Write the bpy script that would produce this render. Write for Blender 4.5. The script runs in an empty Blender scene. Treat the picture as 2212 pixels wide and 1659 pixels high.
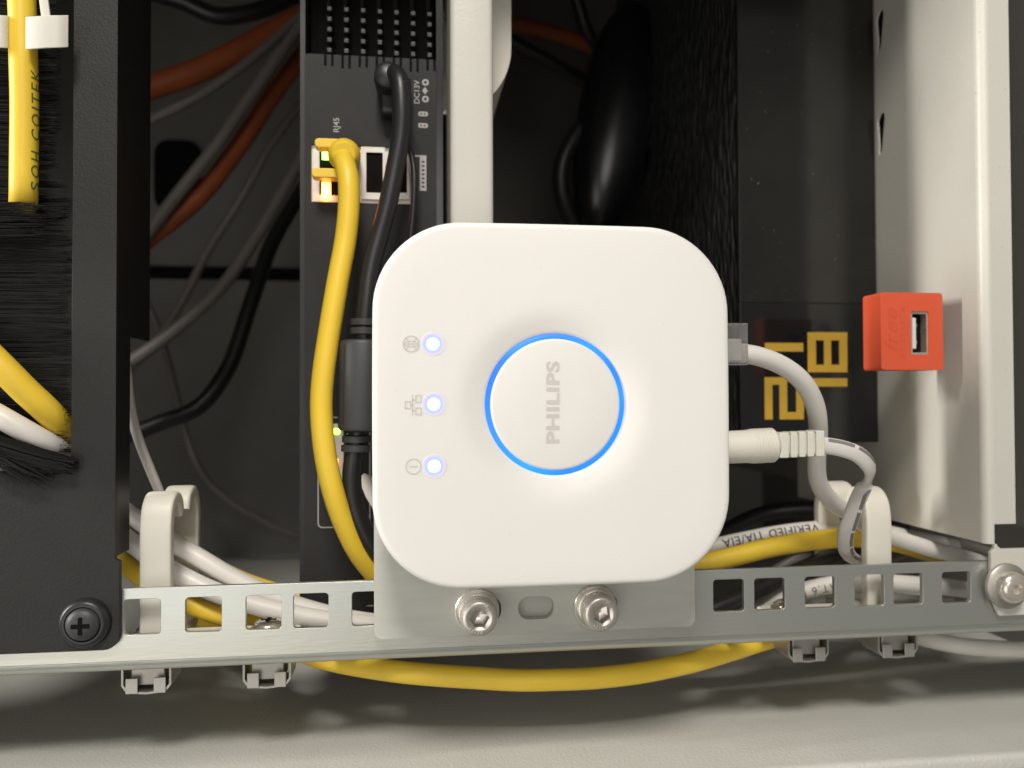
import bpy, bmesh, math, random
from mathutils import Vector, Matrix, noise
random.seed(7)
sc = bpy.context.scene
COL = sc.collection
S = 0.001                                   # every length below is in millimetres
V = Vector

# ------------------------------------------------------------------ camera
YAW, PITCH, ROLL = 7.3, 1.0, -0.2
CAM = V((-35.07, -197.6, 1.90))
FPX = 1736.0                                # focal length for a picture 2212 units wide
cd = bpy.data.cameras.new('camera')
cam = bpy.data.objects.new('camera', cd)
COL.objects.link(cam)
cd.lens = 4.0
cd.sensor_fit = 'HORIZONTAL'
cd.sensor_width = 4.0 * 2212 / FPX
cd.clip_start = 0.01
cd.clip_end = 20
RM = (Matrix.Rotation(math.radians(-YAW), 3, 'Z') @ Matrix.Rotation(math.radians(90 + PITCH), 3, 'X')
      @ Matrix.Rotation(math.radians(ROLL), 3, 'Z'))
cam.matrix_world = Matrix.Translation(CAM * S) @ RM.to_4x4()
cd.dof.use_dof = True
cd.dof.focus_distance = 0.212
cd.dof.aperture_fstop = 1.8
sc.camera = cam

# ------------------------------------------------------------------ world and lamps
w = bpy.data.worlds.new('World')
sc.world = w
w.use_nodes = True
wn = w.node_tree.nodes
wn['Background'].inputs[0].default_value = (1.0, 0.95, 0.87, 1)
wn['Background'].inputs[1].default_value = 0.19


def area(name, d, dist, size, power, color, aim=(10, 30, 0)):
    d = V(d).normalized()
    l = bpy.data.lights.new(name, 'AREA')
    l.shape = 'DISK'
    l.size = size
    l.energy = power
    l.color = color
    o = bpy.data.objects.new(name, l)
    COL.objects.link(o)
    o.location = V(aim) * S - d * dist
    o.rotation_euler = d.to_track_quat('-Z', 'Y').to_euler()
    return o


area('ceiling_lamp', (0.12, 0.85, -1), 1.3, 0.3, 12, (1.0, 0.955, 0.88), (0, 31, -60))
sl_ = area('side_lamp', (1, 0.132, -0.22), 1.3, 0.03, 15, (1.0, 0.96, 0.89), (20, 40, 10))     # an upright tube lamp
sl_.data.shape = 'RECTANGLE'
sl_.data.size = 0.03
sl_.data.size_y = 0.55

area('window_lamp', (-0.04, 1, -0.22), 1.6, 0.5, 2.4, (1.0, 0.965, 0.90), (0, 30, 0))  # added fill, no such source known; puts a highlight on the rounded device
area('room_lamp', (0.45, 1, 0.24), 1.6, 1.0, 4.6, (1.0, 0.965, 0.90), (0, 30, 0))  # added low fill, gives the rail a bright left end

sc.view_settings.view_transform = 'Standard'
sc.view_settings.look = 'None'
sc.view_settings.exposure = 0.07
sc.view_settings.gamma = 1
sc.render.engine = 'CYCLES'
sc.cycles.use_denoising = True
sc.cycles.max_bounces = 8
sc.cycles.sample_clamp_indirect = 4


# ------------------------------------------------------------------ helpers
def P(px, py, Y):
    """point on the plane at depth Y that stands at px,py of the photograph (2212 wide)"""
    d = RM @ V(((px - 1106) / FPX, -(py - 829.5) / FPX, -1))
    return CAM + d * ((Y - CAM.y) / d.y)


def PX(px, Y):
    return P(px, 830, Y).x


def srgb(r, g, b):
    f = lambda c: c / 12.92 if c <= 0.04045 else ((c + 0.055) / 1.055) ** 2.4
    return (f(r / 255), f(g / 255), f(b / 255))


WL = {}


def tag(o, label=None, cat=None, group=None, kind=None):
    if label: o['label'] = label
    if cat: o['category'] = cat
    if group: o['group'] = group
    if kind: o['kind'] = kind
    return o


def empty(name, loc, label=None, cat=None, group=None):
    o = bpy.data.objects.new(name, None)
    o.empty_display_size = 0.005
    COL.objects.link(o)
    o.location = V(loc) * S
    WL[o] = V(loc)
    return tag(o, label, cat, group)


def build(name, geo, mat, parent=None, smooth=40, bevel=0, seg=2):
    vs, fs = geo
    lo = V((min(v[i] for v in vs) for i in range(3)))
    hi = V((max(v[i] for v in vs) for i in range(3)))
    c = (lo + hi) / 2
    me = bpy.data.meshes.new(name)
    me.from_pydata([tuple((V(v) - c) * S) for v in vs], [], fs)
    bm = bmesh.new()
    bm.from_mesh(me)
    bmesh.ops.recalc_face_normals(bm, faces=bm.faces)
    bm.to_mesh(me)
    bm.free()
    if smooth:
        me.shade_smooth()
        me.set_sharp_from_angle(angle=math.radians(smooth))
    me.materials.append(mat)
    o = bpy.data.objects.new(name, me)
    COL.objects.link(o)
    WL[o] = c
    if parent:
        o.parent = parent
        o.location = (c - WL[parent]) * S
    else:
        o.location = c * S
    if bevel:
        b = o.modifiers.new('bevel', 'BEVEL')
        b.width = bevel * S
        b.segments = seg
        b.limit_method = 'ANGLE'
        b.angle_limit = math.radians(35)
        b.harden_normals = True
    return o


def dup(root, delta, label=None):
    def cp(o, par):
        c = o.copy()
        COL.objects.link(c)
        c.parent = par
        WL[c] = WL[o] + V(delta)
        for ch in list(o.children):
            cp(ch, c)
        return c
    r = cp(root, None)
    r.location = root.location + V(delta) * S
    if label: r['label'] = label
    return r


def join(*gs):
    vs, fs = [], []
    for v, f in gs:
        n = len(vs)
        vs += [V(a) for a in v]
        fs += [[i + n for i in a] for a in f]
    return vs, fs


def box(x0, x1, y0, y1, z0, z1):
    v = [(x, y, z) for x in (x0, x1) for y in (y0, y1) for z in (z0, z1)]
    return v, [(0, 1, 3, 2), (4, 6, 7, 5), (0, 4, 5, 1), (2, 3, 7, 6), (0, 2, 6, 4), (1, 5, 7, 3)]


def rrect(x0, x1, z0, z1, r, n=5):
    """rounded rectangle as a list of 2D points; r a number or four (bl, br, tr, tl)"""
    rs = r if isinstance(r, (list, tuple)) else [r] * 4
    out = []
    for (cx, cz, a0), q in zip(((x0, z0, 180), (x1, z0, 270), (x1, z1, 0), (x0, z1, 90)), rs):
        sx = 1 if cx == x0 else -1
        sz = 1 if cz == z0 else -1
        if q <= 0:
            out.append((cx, cz))
            continue
        for k in range(n + 1):
            a = math.radians(a0 + 90 * k / n)
            out.append((cx + sx * q + q * math.cos(a), cz + sz * q + q * math.sin(a)))
    return out


def circ(cx, cz, r, n=24, a0=0):
    return [(cx + r * math.cos(a0 + 2 * math.pi * k / n), cz + r * math.sin(a0 + 2 * math.pi * k / n)) for k in range(n)]


def sheet(outline, holes, d0, d1, plane='XZ'):
    """flat sheet with cut holes between depth d0 and d1"""
    loops = [outline] + list(holes)
    flat = [p for l in loops for p in l]
    n = len(flat)
    if not holes:
        tris = [tuple(range(n))]
    else:
        bm = bmesh.new()
        bv = [bm.verts.new((p[0], p[1], 0)) for p in flat]
        k, ed = 0, []
        for l in loops:
            q = len(l)
            ed += [bm.edges.new((bv[k + i], bv[k + (i + 1) % q])) for i in range(q)]
            k += q
        bm.verts.index_update()
        bmesh.ops.triangle_fill(bm, use_beauty=True, use_dissolve=False, edges=ed, normal=(0, 0, 1))
        tris = [tuple(v.index for v in f.verts) for f in bm.faces]
        bm.free()
    if plane == 'XZ':
        m = lambda p, d: V((p[0], d, p[1]))
    elif plane == 'YZ':
        m = lambda p, d: V((d, p[0], p[1]))
    else:
        m = lambda p, d: V((p[0], p[1], d))
    vs = [m(p, d0) for p in flat] + [m(p, d1) for p in flat]
    fs = [tuple(t) for t in tris] + [tuple(i + n for i in t) for t in tris]
    k = 0
    for l in loops:
        q = len(l)
        for i in range(q):
            j = (i + 1) % q
            fs.append((k + i, k + j, k + j + n, k + i + n))
        k += q
    return vs, fs


def spline(pts, step=1.2):
    """Catmull-Rom through the points, resampled"""
    p = [V(a) for a in pts]
    p = [p[0] * 2 - p[1]] + p + [p[-1] * 2 - p[-2]]
    out = []
    for i in range(1, len(p) - 2):
        L = (p[i + 1] - p[i]).length
        n = max(2, int(L / step))
        t0 = 0
        t1 = t0 + max((p[i] - p[i - 1]).length, 1e-4) ** 0.5
        t2 = t1 + max(L, 1e-4) ** 0.5
        t3 = t2 + max((p[i + 2] - p[i + 1]).length, 1e-4) ** 0.5
        for k in range(n):
            t = t1 + (t2 - t1) * k / n
            A1 = p[i - 1] * ((t1 - t) / (t1 - t0)) + p[i] * ((t - t0) / (t1 - t0))
            A2 = p[i] * ((t2 - t) / (t2 - t1)) + p[i + 1] * ((t - t1) / (t2 - t1))
            A3 = p[i + 1] * ((t3 - t) / (t3 - t2)) + p[i + 2] * ((t - t2) / (t3 - t2))
            B1 = A1 * ((t2 - t) / (t2 - t0)) + A2 * ((t - t0) / (t2 - t0))
            B2 = A2 * ((t3 - t) / (t3 - t1)) + A3 * ((t - t1) / (t3 - t1))
            out.append(B1 * ((t2 - t) / (t2 - t1)) + B2 * ((t - t1) / (t2 - t1)))
    out.append(p[-2])
    return out


class Tube:
    """a swept cross-section; rw, rh half sizes, wide = direction of rw along the path"""
    def __init__(s, pts, rw, rh=None, wide=None, exp=2, n=14, step=1.2, raw=False, wides=None):
        s.path = [V(a) for a in pts] if raw else spline(pts, step)
        s.rw, s.rh, s.exp, s.n = rw, rh or rw, exp, n
        m = len(s.path)
        s.T = []
        for i in range(m):
            t = s.path[min(i + 1, m - 1)] - s.path[max(i - 1, 0)]
            s.T.append(t.normalized())
        s.len = [0]
        for i in range(1, m):
            s.len.append(s.len[-1] + (s.path[i] - s.path[i - 1]).length)
        s.A, s.B = [], []
        a = V(wide) if wide else V((0, -1, 0))
        for i in range(m):
            if wides:                        # blended list of wide directions
                q = s.len[i] / s.len[-1] * (len(wides) - 1)
                k = min(int(q), len(wides) - 2)
                a = V(wides[k]).lerp(V(wides[k + 1]), q - k)
            a = a - s.T[i] * a.dot(s.T[i])
            if a.length < 1e-5:
                a = s.T[i].orthogonal()
            a.normalize()
            s.A.append(a.copy())
            s.B.append(s.T[i].cross(a))

    def at(s, d, ang, off=0):
        """surface point at length d and angle ang"""
        L = s.len
        import bisect
        i = max(0, min(bisect.bisect_right(L, d) - 1, len(L) - 2))
        f = min(1, max(0, (d - L[i]) / max(L[i + 1] - L[i], 1e-6)))
        c = s.path[i].lerp(s.path[i + 1], f)
        a = s.A[i].lerp(s.A[i + 1], f).normalized()
        b = s.B[i].lerp(s.B[i + 1], f).normalized()
        ca, sa = math.cos(ang), math.sin(ang)
        e = 2 / s.exp
        return (c + a * ((s.rw + off) * math.copysign(abs(ca) ** e, ca))
                + b * ((s.rh + off) * math.copysign(abs(sa) ** e, sa)))

    def geo(s, taper=None):
        vs, fs = [], []
        n, m = s.n, len(s.path)
        e = 2 / s.exp
        for i in range(m):
            k = taper(s.len[i] / s.len[-1]) if taper else 1
            for j in range(n):
                t = 2 * math.pi * (j + .5) / n
                ca, sa = math.cos(t), math.sin(t)
                vs.append(s.path[i] + s.A[i] * (s.rw * k * math.copysign(abs(ca) ** e, ca))
                          + s.B[i] * (s.rh * k * math.copysign(abs(sa) ** e, sa)))
        for i in range(m - 1):
            for j in range(n):
                q = (j + 1) % n
                fs.append((i * n + j, i * n + q, i * n + n + q, i * n + n + j))
        fs.append(tuple(range(n)))
        fs.append(tuple((m - 1) * n + j for j in range(n)))
        return vs, fs


def lathe(prof, origin, axis=(0, -1, 0), n=32, cap=True):
    """prof: (distance along axis, radius)"""
    ax = V(axis).normalized()
    a = ax.orthogonal().normalized()
    b = ax.cross(a)
    o = V(origin)
    vs, fs = [], []
    for h, r in prof:
        for j in range(n):
            t = 2 * math.pi * j / n
            vs.append(o + ax * h + a * (r * math.cos(t)) + b * (r * math.sin(t)))
    for i in range(len(prof) - 1):
        for j in range(n):
            q = (j + 1) % n
            fs.append((i * n + j, i * n + q, i * n + n + q, i * n + n + j))
    if cap:
        fs.append(tuple(range(n)))
        fs.append(tuple((len(prof) - 1) * n + j for j in range(n)))
    return vs, fs


def glyphs(text, size, bold=0.0, spacing=1.0, shear=0.0, fine=0):
    """flat lettering as a mesh, centred, x to the right, y up"""
    cu = bpy.data.curves.new('t', 'FONT')
    cu.body = text
    cu.size = size
    cu.offset = bold
    cu.space_character = spacing
    cu.shear = shear
    cu.align_x = 'CENTER'
    cu.align_y = 'CENTER'
    cu.resolution_u = 3
    o = bpy.data.objects.new('t', cu)
    me = bpy.data.meshes.new_from_object(o)
    if fine:
        bm = bmesh.new()
        bm.from_mesh(me)
        for _ in range(5):
            long = [e for e in bm.edges if e.calc_length() > fine]
            if not long: break
            bmesh.ops.subdivide_edges(bm, edges=long, cuts=1)
            bmesh.ops.triangulate(bm, faces=bm.faces)
        bm.to_mesh(me)
        bm.free()
    vs = [V(v.co) for v in me.vertices]
    fs = [tuple(p.vertices) for p in me.polygons]
    bpy.data.objects.remove(o)
    bpy.data.curves.remove(cu)
    bpy.data.meshes.remove(me)
    return vs, fs


def lay(geo, origin, ux, uy):
    o, ux, uy = V(origin), V(ux), V(uy)
    return [o + ux * v.x + uy * v.y for v in geo[0]], geo[1]


def wrap(geo, tube, d, ang, sx=1, sy=1, off=0.07):
    """lettering laid round a tube: x along it, y round it"""
    return [tube.at(d + v.x * sx, ang + v.y * sy / tube.rh, off) for v in geo[0]], geo[1]


def patch(tube, d0, d1, a0, a1, off=0.05, nd=10, na=4):
    vs, fs = [], []
    for i in range(nd + 1):
        for j in range(na + 1):
            vs.append(tube.at(d0 + (d1 - d0) * i / nd, a0 + (a1 - a0) * j / na, off))
    for i in range(nd):
        for j in range(na):
            k = i * (na + 1) + j
            fs.append((k, k + 1, k + na + 2, k + na + 1))
    return vs, fs


# ------------------------------------------------------------------ materials
def mat(name, col, rough=0.5, metal=0.0, var=0.06, vscale=60, bump=0.0, bscale=900, spec=0.5, trans=0, sss=0,
        speck=0.0, tint=None, stretch=None, coat=0):
    m = bpy.data.materials.new(name)
    m.use_nodes = True
    nt = m.node_tree
    bs = nt.nodes['Principled BSDF']
    tc = nt.nodes.new('ShaderNodeTexCoord')
    mp = nt.nodes.new('ShaderNodeMapping')
    nt.links.new(tc.outputs['Object'], mp.inputs[0])
    if stretch: mp.inputs['Scale'].default_value = stretch
    nz = nt.nodes.new('ShaderNodeTexNoise')
    nz.inputs['Scale'].default_value = vscale
    nz.inputs['Detail'].default_value = 5
    nt.links.new(mp.outputs[0], nz.inputs[0])
    mx = nt.nodes.new('ShaderNodeMix')
    mx.data_type = 'RGBA'
    c2 = tint or tuple(c * (1 - 2 * var) for c in col)
    c1 = col if tint else tuple(c * (1 + var) for c in col)
    mx.inputs[6].default_value = (*c1, 1)
    mx.inputs[7].default_value = (*c2, 1)
    rp = nt.nodes.new('ShaderNodeMapRange')
    rp.inputs[1].default_value = 0.3
    rp.inputs[2].default_value = 0.7
    nt.links.new(nz.outputs[0], rp.inputs[0])
    nt.links.new(rp.outputs[0], mx.inputs[0])
    last = mx.outputs[2]
    if speck:
        vz = nt.nodes.new('ShaderNodeTexNoise')
        vz.inputs['Scale'].default_value = 700
        vz.inputs['Detail'].default_value = 1
        nt.links.new(mp.outputs[0], vz.inputs[0])
        r2 = nt.nodes.new('ShaderNodeMapRange')
        r2.inputs[1].default_value = 0.74
        r2.inputs[2].default_value = 0.80
        nt.links.new(vz.outputs[0], r2.inputs[0])
        ml = nt.nodes.new('ShaderNodeMath')
        ml.operation = 'MULTIPLY'
        ml.inputs[1].default_value = abs(speck)
        nt.links.new(r2.outputs[0], ml.inputs[0])
        m2 = nt.nodes.new('ShaderNodeMix')
        m2.data_type = 'RGBA'
        nt.links.new(ml.outputs[0], m2.inputs[0])
        nt.links.new(last, m2.inputs[6])
        q = (0.25, 0.23, 0.2, 1) if speck > 0 else (0.6, 0.58, 0.55, 1)
        m2.inputs[7].default_value = q
        last = m2.outputs[2]
    nt.links.new(last, bs.inputs['Base Color'])
    rr = nt.nodes.new('ShaderNodeMapRange')
    rr.inputs[3].default_value = max(0, rough - 0.06)
    rr.inputs[4].default_value = min(1, rough + 0.06)
    nt.links.new(nz.outputs[0], rr.inputs[0])
    nt.links.new(rr.outputs[0], bs.inputs['Roughness'])
    bs.inputs['Metallic'].default_value = metal
    bs.inputs['Specular IOR Level'].default_value = spec
    bs.inputs['Transmission Weight'].default_value = trans
    if coat: bs.inputs['Coat Weight'].default_value = coat
    if sss:
        bs.inputs['Subsurface Weight'].default_value = sss
        bs.inputs['Subsurface Radius'].default_value = (0.0022, 0.0016, 0.001)
        bs.inputs['Subsurface Scale'].default_value = 1.0
    if bump:
        bz = nt.nodes.new('ShaderNodeTexNoise')
        bz.inputs['Scale'].default_value = bscale
        bz.inputs['Detail'].default_value = 2
        nt.links.new(mp.outputs[0], bz.inputs[0])
        bp = nt.nodes.new('ShaderNodeBump')
        bp.inputs['Strength'].default_value = bump
        bp.inputs['Distance'].default_value = 0.0003
        nt.links.new(bz.outputs[0], bp.inputs['Height'])
        nt.links.new(bp.outputs[0], bs.inputs['Normal'])
    return m


def emat(name, col, strength, core=None, r0=0, r1=1, base=(0.8, 0.78, 0.74)):
    """light-giving plastic; with core the light is strongest at the middle of the part"""
    m = bpy.data.materials.new(name)
    m.use_nodes = True
    nt = m.node_tree
    bs = nt.nodes['Principled BSDF']
    bs.inputs['Base Color'].default_value = (*base, 1)
    bs.inputs['Emission Color'].default_value = (*col, 1)
    bs.inputs['Emission Strength'].default_value = strength
    tc = nt.nodes.new('ShaderNodeTexCoord')
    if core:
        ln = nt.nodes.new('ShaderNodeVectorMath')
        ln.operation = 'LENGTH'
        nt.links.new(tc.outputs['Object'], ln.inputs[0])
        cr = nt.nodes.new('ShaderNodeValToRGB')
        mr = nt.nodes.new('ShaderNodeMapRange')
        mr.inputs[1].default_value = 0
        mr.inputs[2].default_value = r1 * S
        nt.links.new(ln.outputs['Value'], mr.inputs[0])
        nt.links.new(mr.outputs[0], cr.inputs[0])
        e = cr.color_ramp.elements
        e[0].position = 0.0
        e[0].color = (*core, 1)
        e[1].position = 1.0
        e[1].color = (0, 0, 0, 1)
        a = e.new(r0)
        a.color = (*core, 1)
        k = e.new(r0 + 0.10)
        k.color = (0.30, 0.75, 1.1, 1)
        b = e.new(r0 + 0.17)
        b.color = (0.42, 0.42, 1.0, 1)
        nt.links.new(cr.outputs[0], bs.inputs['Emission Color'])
        c2 = nt.nodes.new('ShaderNodeValToRGB')          # base darkened towards the core so the painted bloom keeps its hue
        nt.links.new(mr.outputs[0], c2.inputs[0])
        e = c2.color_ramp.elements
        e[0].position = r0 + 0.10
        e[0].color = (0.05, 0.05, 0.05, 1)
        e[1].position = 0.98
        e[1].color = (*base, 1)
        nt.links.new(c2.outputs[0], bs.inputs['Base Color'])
    else:
        nz = nt.nodes.new('ShaderNodeTexNoise')
        nz.inputs['Scale'].default_value = 45
        nt.links.new(tc.outputs['Object'], nz.inputs[0])
        mr = nt.nodes.new('ShaderNodeMapRange')
        mr.inputs[1].default_value = 0.3
        mr.inputs[2].default_value = 0.7
        mr.inputs[3].default_value = strength * 0.6
        mr.inputs[4].default_value = strength * 1.5
        nt.links.new(nz.outputs[0], mr.inputs[0])
        nt.links.new(mr.outputs[0], bs.inputs['Emission Strength'])
    return m


M = {}
M['hub'] = mat('white_satin_plastic', (0.80, 0.785, 0.755), 0.42, var=0.01, vscale=25, bump=0.06, bscale=2500, sss=0.15, speck=0.10)
M['print'] = mat('pale_grey_print', (0.60, 0.575, 0.53), 0.6, var=0.02)
M['printed_grey'] = mat('grey_printed_plastic', (0.52, 0.525, 0.48), 0.5, var=0.03, bump=0.10, bscale=1500, stretch=(1, 1, 6))
M['zinc'] = mat('zinc_plated_steel', (0.56, 0.60, 0.59), 0.40, metal=0.9, var=0.05, vscale=22, bump=0.14, bscale=1500, stretch=(.12, 1, 1), tint=(0.60, 0.59, 0.52))
M['zinc_raw'] = mat('bright_cut_zinc', (0.72, 0.68, 0.55), 0.35, metal=0.6)
M['cream'] = mat('cream_powder_coat', (0.60, 0.585, 0.53), 0.38, var=0.03, vscale=18, bump=0.22, bscale=1300, speck=0.25)
M['floor'] = mat('grey_powder_coat', (0.51, 0.505, 0.47), 0.50, var=0.02, bump=0.6, bscale=1100)
M['back'] = mat('inner_grey_coat', (0.15, 0.145, 0.132), 0.6, var=0.03, bump=0.2)
M['black_panel'] = mat('black_textured_coat', (0.015, 0.0145, 0.014), 0.55, spec=0.4, var=0.05, bump=0.35, bscale=1700)
M['black_side'] = mat('black_coat', (0.012, 0.012, 0.012), 0.5, var=0.1)
M['black_gloss'] = mat('black_gloss_plastic', (0.006, 0.006, 0.007), 0.24, var=0.1)
M['black_rubber'] = mat('black_rubber', (0.016, 0.016, 0.017), 0.38, var=0.1, bump=0.1, bscale=2000)
M['ferrite'] = mat('charcoal_plastic', (0.040, 0.041, 0.043), 0.5, var=0.05, bump=0.15)
M['router'] = mat('dark_grey_plastic', (0.021, 0.020, 0.020), 0.6, spec=0.3, var=0.06, bump=0.25, bscale=2000)
M['yellow'] = mat('yellow_cable_jacket', (0.86, 0.60, 0.05), 0.42, var=0.04, vscale=40, bump=0.06, tint=(0.80, 0.54, 0.04))
M['white'] = mat('white_cable_jacket', (0.70, 0.67, 0.63), 0.42, var=0.03, bump=0.05)
M['grey_cable'] = mat('grey_cable_jacket', (0.17, 0.155, 0.14), 0.5, var=0.05)
M['nylon'] = mat('white_nylon', (0.72, 0.69, 0.61), 0.45, var=0.02, sss=0.25)
M['orange_tube'] = mat('orange_conduit', (0.33, 0.078, 0.02), 0.5, var=0.1)
M['red'] = mat('coral_plastic', (0.66, 0.092, 0.036), 0.5, var=0.03, bump=0.2, bscale=2500)
M['red_mark'] = mat('engraved_coral', (0.60, 0.075, 0.027), 0.7, var=0.03)
M['steel'] = mat('stainless_steel', (0.66, 0.62, 0.57), 0.26, metal=0.6, var=0.05, vscale=300)
M['steel_mark'] = mat('stamped_steel', (0.85, 0.82, 0.78), 0.4, metal=0.7)
M['nickel'] = mat('nickel_plate', (0.74, 0.68, 0.61), 0.26, metal=0.7, var=0.05, vscale=300)
M['spring'] = mat('spring_steel', (0.46, 0.44, 0.405), 0.48, metal=0.8, var=0.05)
M['port'] = mat('port_shield', (0.75, 0.70, 0.65), 0.4, metal=0.2, var=0.03)
M['hollow'] = mat('dark_socket', (0.006, 0.005, 0.005), 0.8, spec=0.1)
M['clear'] = mat('clear_plastic', (0.92, 0.92, 0.93), 0.06, trans=0.92, var=0.0)
M['ink'] = mat('dark_ink', (0.05, 0.045, 0.045), 0.6)
M['green_ink'] = mat('green_ink', (0.10, 0.14, 0.02), 0.6)
M['grey_ink'] = mat('grey_ink', (0.20, 0.18, 0.18), 0.6)
M['white_ink'] = mat('white_ink', (0.42, 0.41, 0.39), 0.6)
M['bristle'] = mat('black_bristle', (0.010, 0.009, 0.008), 0.5, spec=0.2, var=0.3, vscale=2000)
M['glass'] = mat('smoked_front', (0.010, 0.010, 0.010), 0.10, var=0.1)
M['dev_front'] = mat('dark_satin_front', (0.014, 0.0135, 0.012), 0.14, var=0.1, speck=-0.15)  # gloss black lightened to stand in for a grey reflection
M['led'] = emat('blue_white_led', (0.28, 0.30, 1.0), 1.0, core=(1.6, 2.6, 3.2), r0=0.46, r1=3.0)  # light core with its surrounding bloom painted on the disc
M['ring'] = emat('blue_light_ring', (0.003, 0.12, 1.0), 2.3, base=(0.02, 0.04, 0.10))
M['led_green'] = emat('green_led', (0.30, 1.0, 0.03), 8.0)
M['led_orange'] = emat('orange_led', (1.0, 0.24, 0.02), 20.0)
M['amber'] = emat('amber_digits', (0.60, 0.28, 0.02), 0.22, base=(0.3, 0.2, 0.02))


def weave_mat():
    m = bpy.data.materials.new('woven_black_relief')
    m.use_nodes = True
    nt = m.node_tree
    bs = nt.nodes['Principled BSDF']
    bs.inputs['Base Color'].default_value = (0.028, 0.028, 0.030, 1)
    bs.inputs['Roughness'].default_value = 0.3
    tc = nt.nodes.new('ShaderNodeTexCoord')
    mp = nt.nodes.new('ShaderNodeMapping')
    nt.links.new(tc.outputs['Object'], mp.inputs[0])
    br = nt.nodes.new('ShaderNodeTexVoronoi')
    mp.inputs['Scale'].default_value = (300, 480, 115)
    br.inputs['Scale'].default_value = 1.0
    nt.links.new(mp.outputs[0], br.inputs[0])
    bp = nt.nodes.new('ShaderNodeBump')
    bp.inputs['Strength'].default_value = 1.0
    bp.inputs['Distance'].default_value = 0.004
    nt.links.new(br.outputs['Distance'], bp.inputs['Height'])
    nt.links.new(bp.outputs[0], bs.inputs['Normal'])
    return m


M['weave'] = weave_mat()

# ------------------------------------------------------------------ the setting: cabinet
RY = 31.0            # front face of the rack rail
FZ = -101.0          # cabinet floor
WX = 140.6           # right frame wall


def struct(name, geo, m, **k):
    return tag(build(name, geo, m, **k), kind='structure')


# floor with a rolled front lip
fl = [(15, FZ - 4), (15, FZ - 1.5), (15.4, FZ - 0.6), (16.3, FZ - 0.1), (17.5, FZ), (352, FZ), (352, FZ - 4)]
n = len(fl)
vs = [V((x, y, z)) for x in (-300, 215) for y, z in fl]
fs = [(i, (i + 1) % n, n + (i + 1) % n, n + i) for i in range(n)] + [tuple(range(n)), tuple(range(n, 2 * n))]
struct('cabinet_floor', (vs, fs), M['floor'])
back = struct('cabinet_back_wall', box(-300, 215, 350, 352, FZ + .2, 299.8), M['back'], smooth=0)
struct('cabinet_left_wall', box(-302, -300, 31, 352, FZ - 4, 299.8), M['back'], smooth=0)
struct('cabinet_right_wall', box(215, 217, 4, 352, FZ - 4, 299.8), M['back'], smooth=0)
struct('cabinet_top', box(-302, 217, 6, 352, 300, 302), M['back'], smooth=0)
struct('cabinet_front_header', box(-302, 217, 6, 7.5, 184, 299.9), M['cream'], smooth=0)  # added out of view to keep the ceiling lamp off the interior
a, b = P(318, 586, 345), P(652, 586, 345)
build('cable_slot', box(a.x, b.x, 347, 350.5, a.z - 4.2, a.z + 4.2), M['hollow'], back, bevel=1)
a = P(378, 375, 345)
build('grommet', sheet(rrect(a.x - 13, a.x + 15, a.z - 24, a.z + 22, 9), [], 344, 350.5), M['hollow'], back, bevel=1)

struct('cabinet_side_panel', box(160.5, 161.7, 34, 300, -40, 298), M['back'], smooth=0)

# ------------------------------------------------------------------ rack rail (front flange, bend, bottom flange)
ZT, ZB, TH = -49.0, -71.7, 1.6
RX0, RX1 = -290.0, 214.0
x = -106.5
pitch = [15.875, 15.875, 12.7]
hx = [x]
k = 0
while hx[-1] < 205:
    hx.append(hx[-1] + pitch[k % 3])
    k += 1
k = 2
while hx[0] > -280:
    hx.insert(0, hx[0] - pitch[k % 3])
    k -= 1
H = 4.75
HZ = -56.7
rail = empty('rack_rail', (0, RY, ZB), 'zinc plated slotted rack rail running behind the grey mounting plate', 'rail')
holes = [rrect(q - H, q + H, HZ - H, HZ + H, 1.0, 3) for q in hx]
build('front_flange', sheet([(RX0, ZB + 3.2), (RX1, ZB + 3.2), (RX1, ZT), (RX0, ZT)], holes, RY, RY + TH), M['zinc'], rail, bevel=0.28)
# bend + floor flange
prof = []
for k in range(9):
    t = math.radians(90 * k / 8)
    prof.append((RY + 3.2 - 3.2 * math.cos(t), ZB + 3.2 - 3.2 * math.sin(t)))
inn = [(RY + 3.2 - 1.6 * math.cos(math.radians(90 * k / 8)), ZB + 3.2 - 1.6 * math.sin(math.radians(90 * k / 8))) for k in range(8, -1, -1)]
pp = prof + inn
n = len(pp)
vs = [V((x, y, z)) for x in (RX0, RX1) for y, z in pp]
fs = [(i, (i + 1) % n, n + (i + 1) % n, n + i) for i in range(n)] + [tuple(range(n)), tuple(range(n, 2 * n))]
build('bend', (vs, fs), M['zinc'], rail)
FY0, FY1 = RY + 3.2, RY + 34
holes = [rrect(q - H, q + H, 39, 48.5, 1.0, 3) for q in hx]
build('bottom_flange', sheet([(RX0, FY0), (RX1, FY0), (RX1, FY1), (RX0, FY1)], holes, ZB, ZB + TH, 'XY'), M['zinc'], rail)

# ------------------------------------------------------------------ right frame of the cabinet
fr = empty('frame_post', (WX + 6, RY, ZB), 'cream painted steel frame post with oval holes beside the red dongle', 'post')
FYF = 29.2           # front of its flange
oval = lambda cy, cz: [(cy + 2.3 * math.cos(t) * (1 if math.sin(t) > 0 else .45) - .9 * math.sin(t), cz + 3.6 * math.sin(t) + (4 if math.sin(t) > 0 else -4)) for t in [2 * math.pi * i / 20 for i in range(20)]]
ho = []
for px, py in ((1891, 75), (1896, 293)):
    d = RM @ V(((px - 1106) / FPX, -(py - 829.5) / FPX, -1))
    q = CAM + d * ((WX - CAM.x) / d.x)
    ho.append(oval(82.2, q.z))
build('side_web', sheet([(FYF + 2.6, -43.5), (150, -43.5), (150, 298), (FYF + 2.6, 298)], ho, WX, WX + .6, 'YZ'), M['cream'], fr, bevel=0.3)
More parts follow.
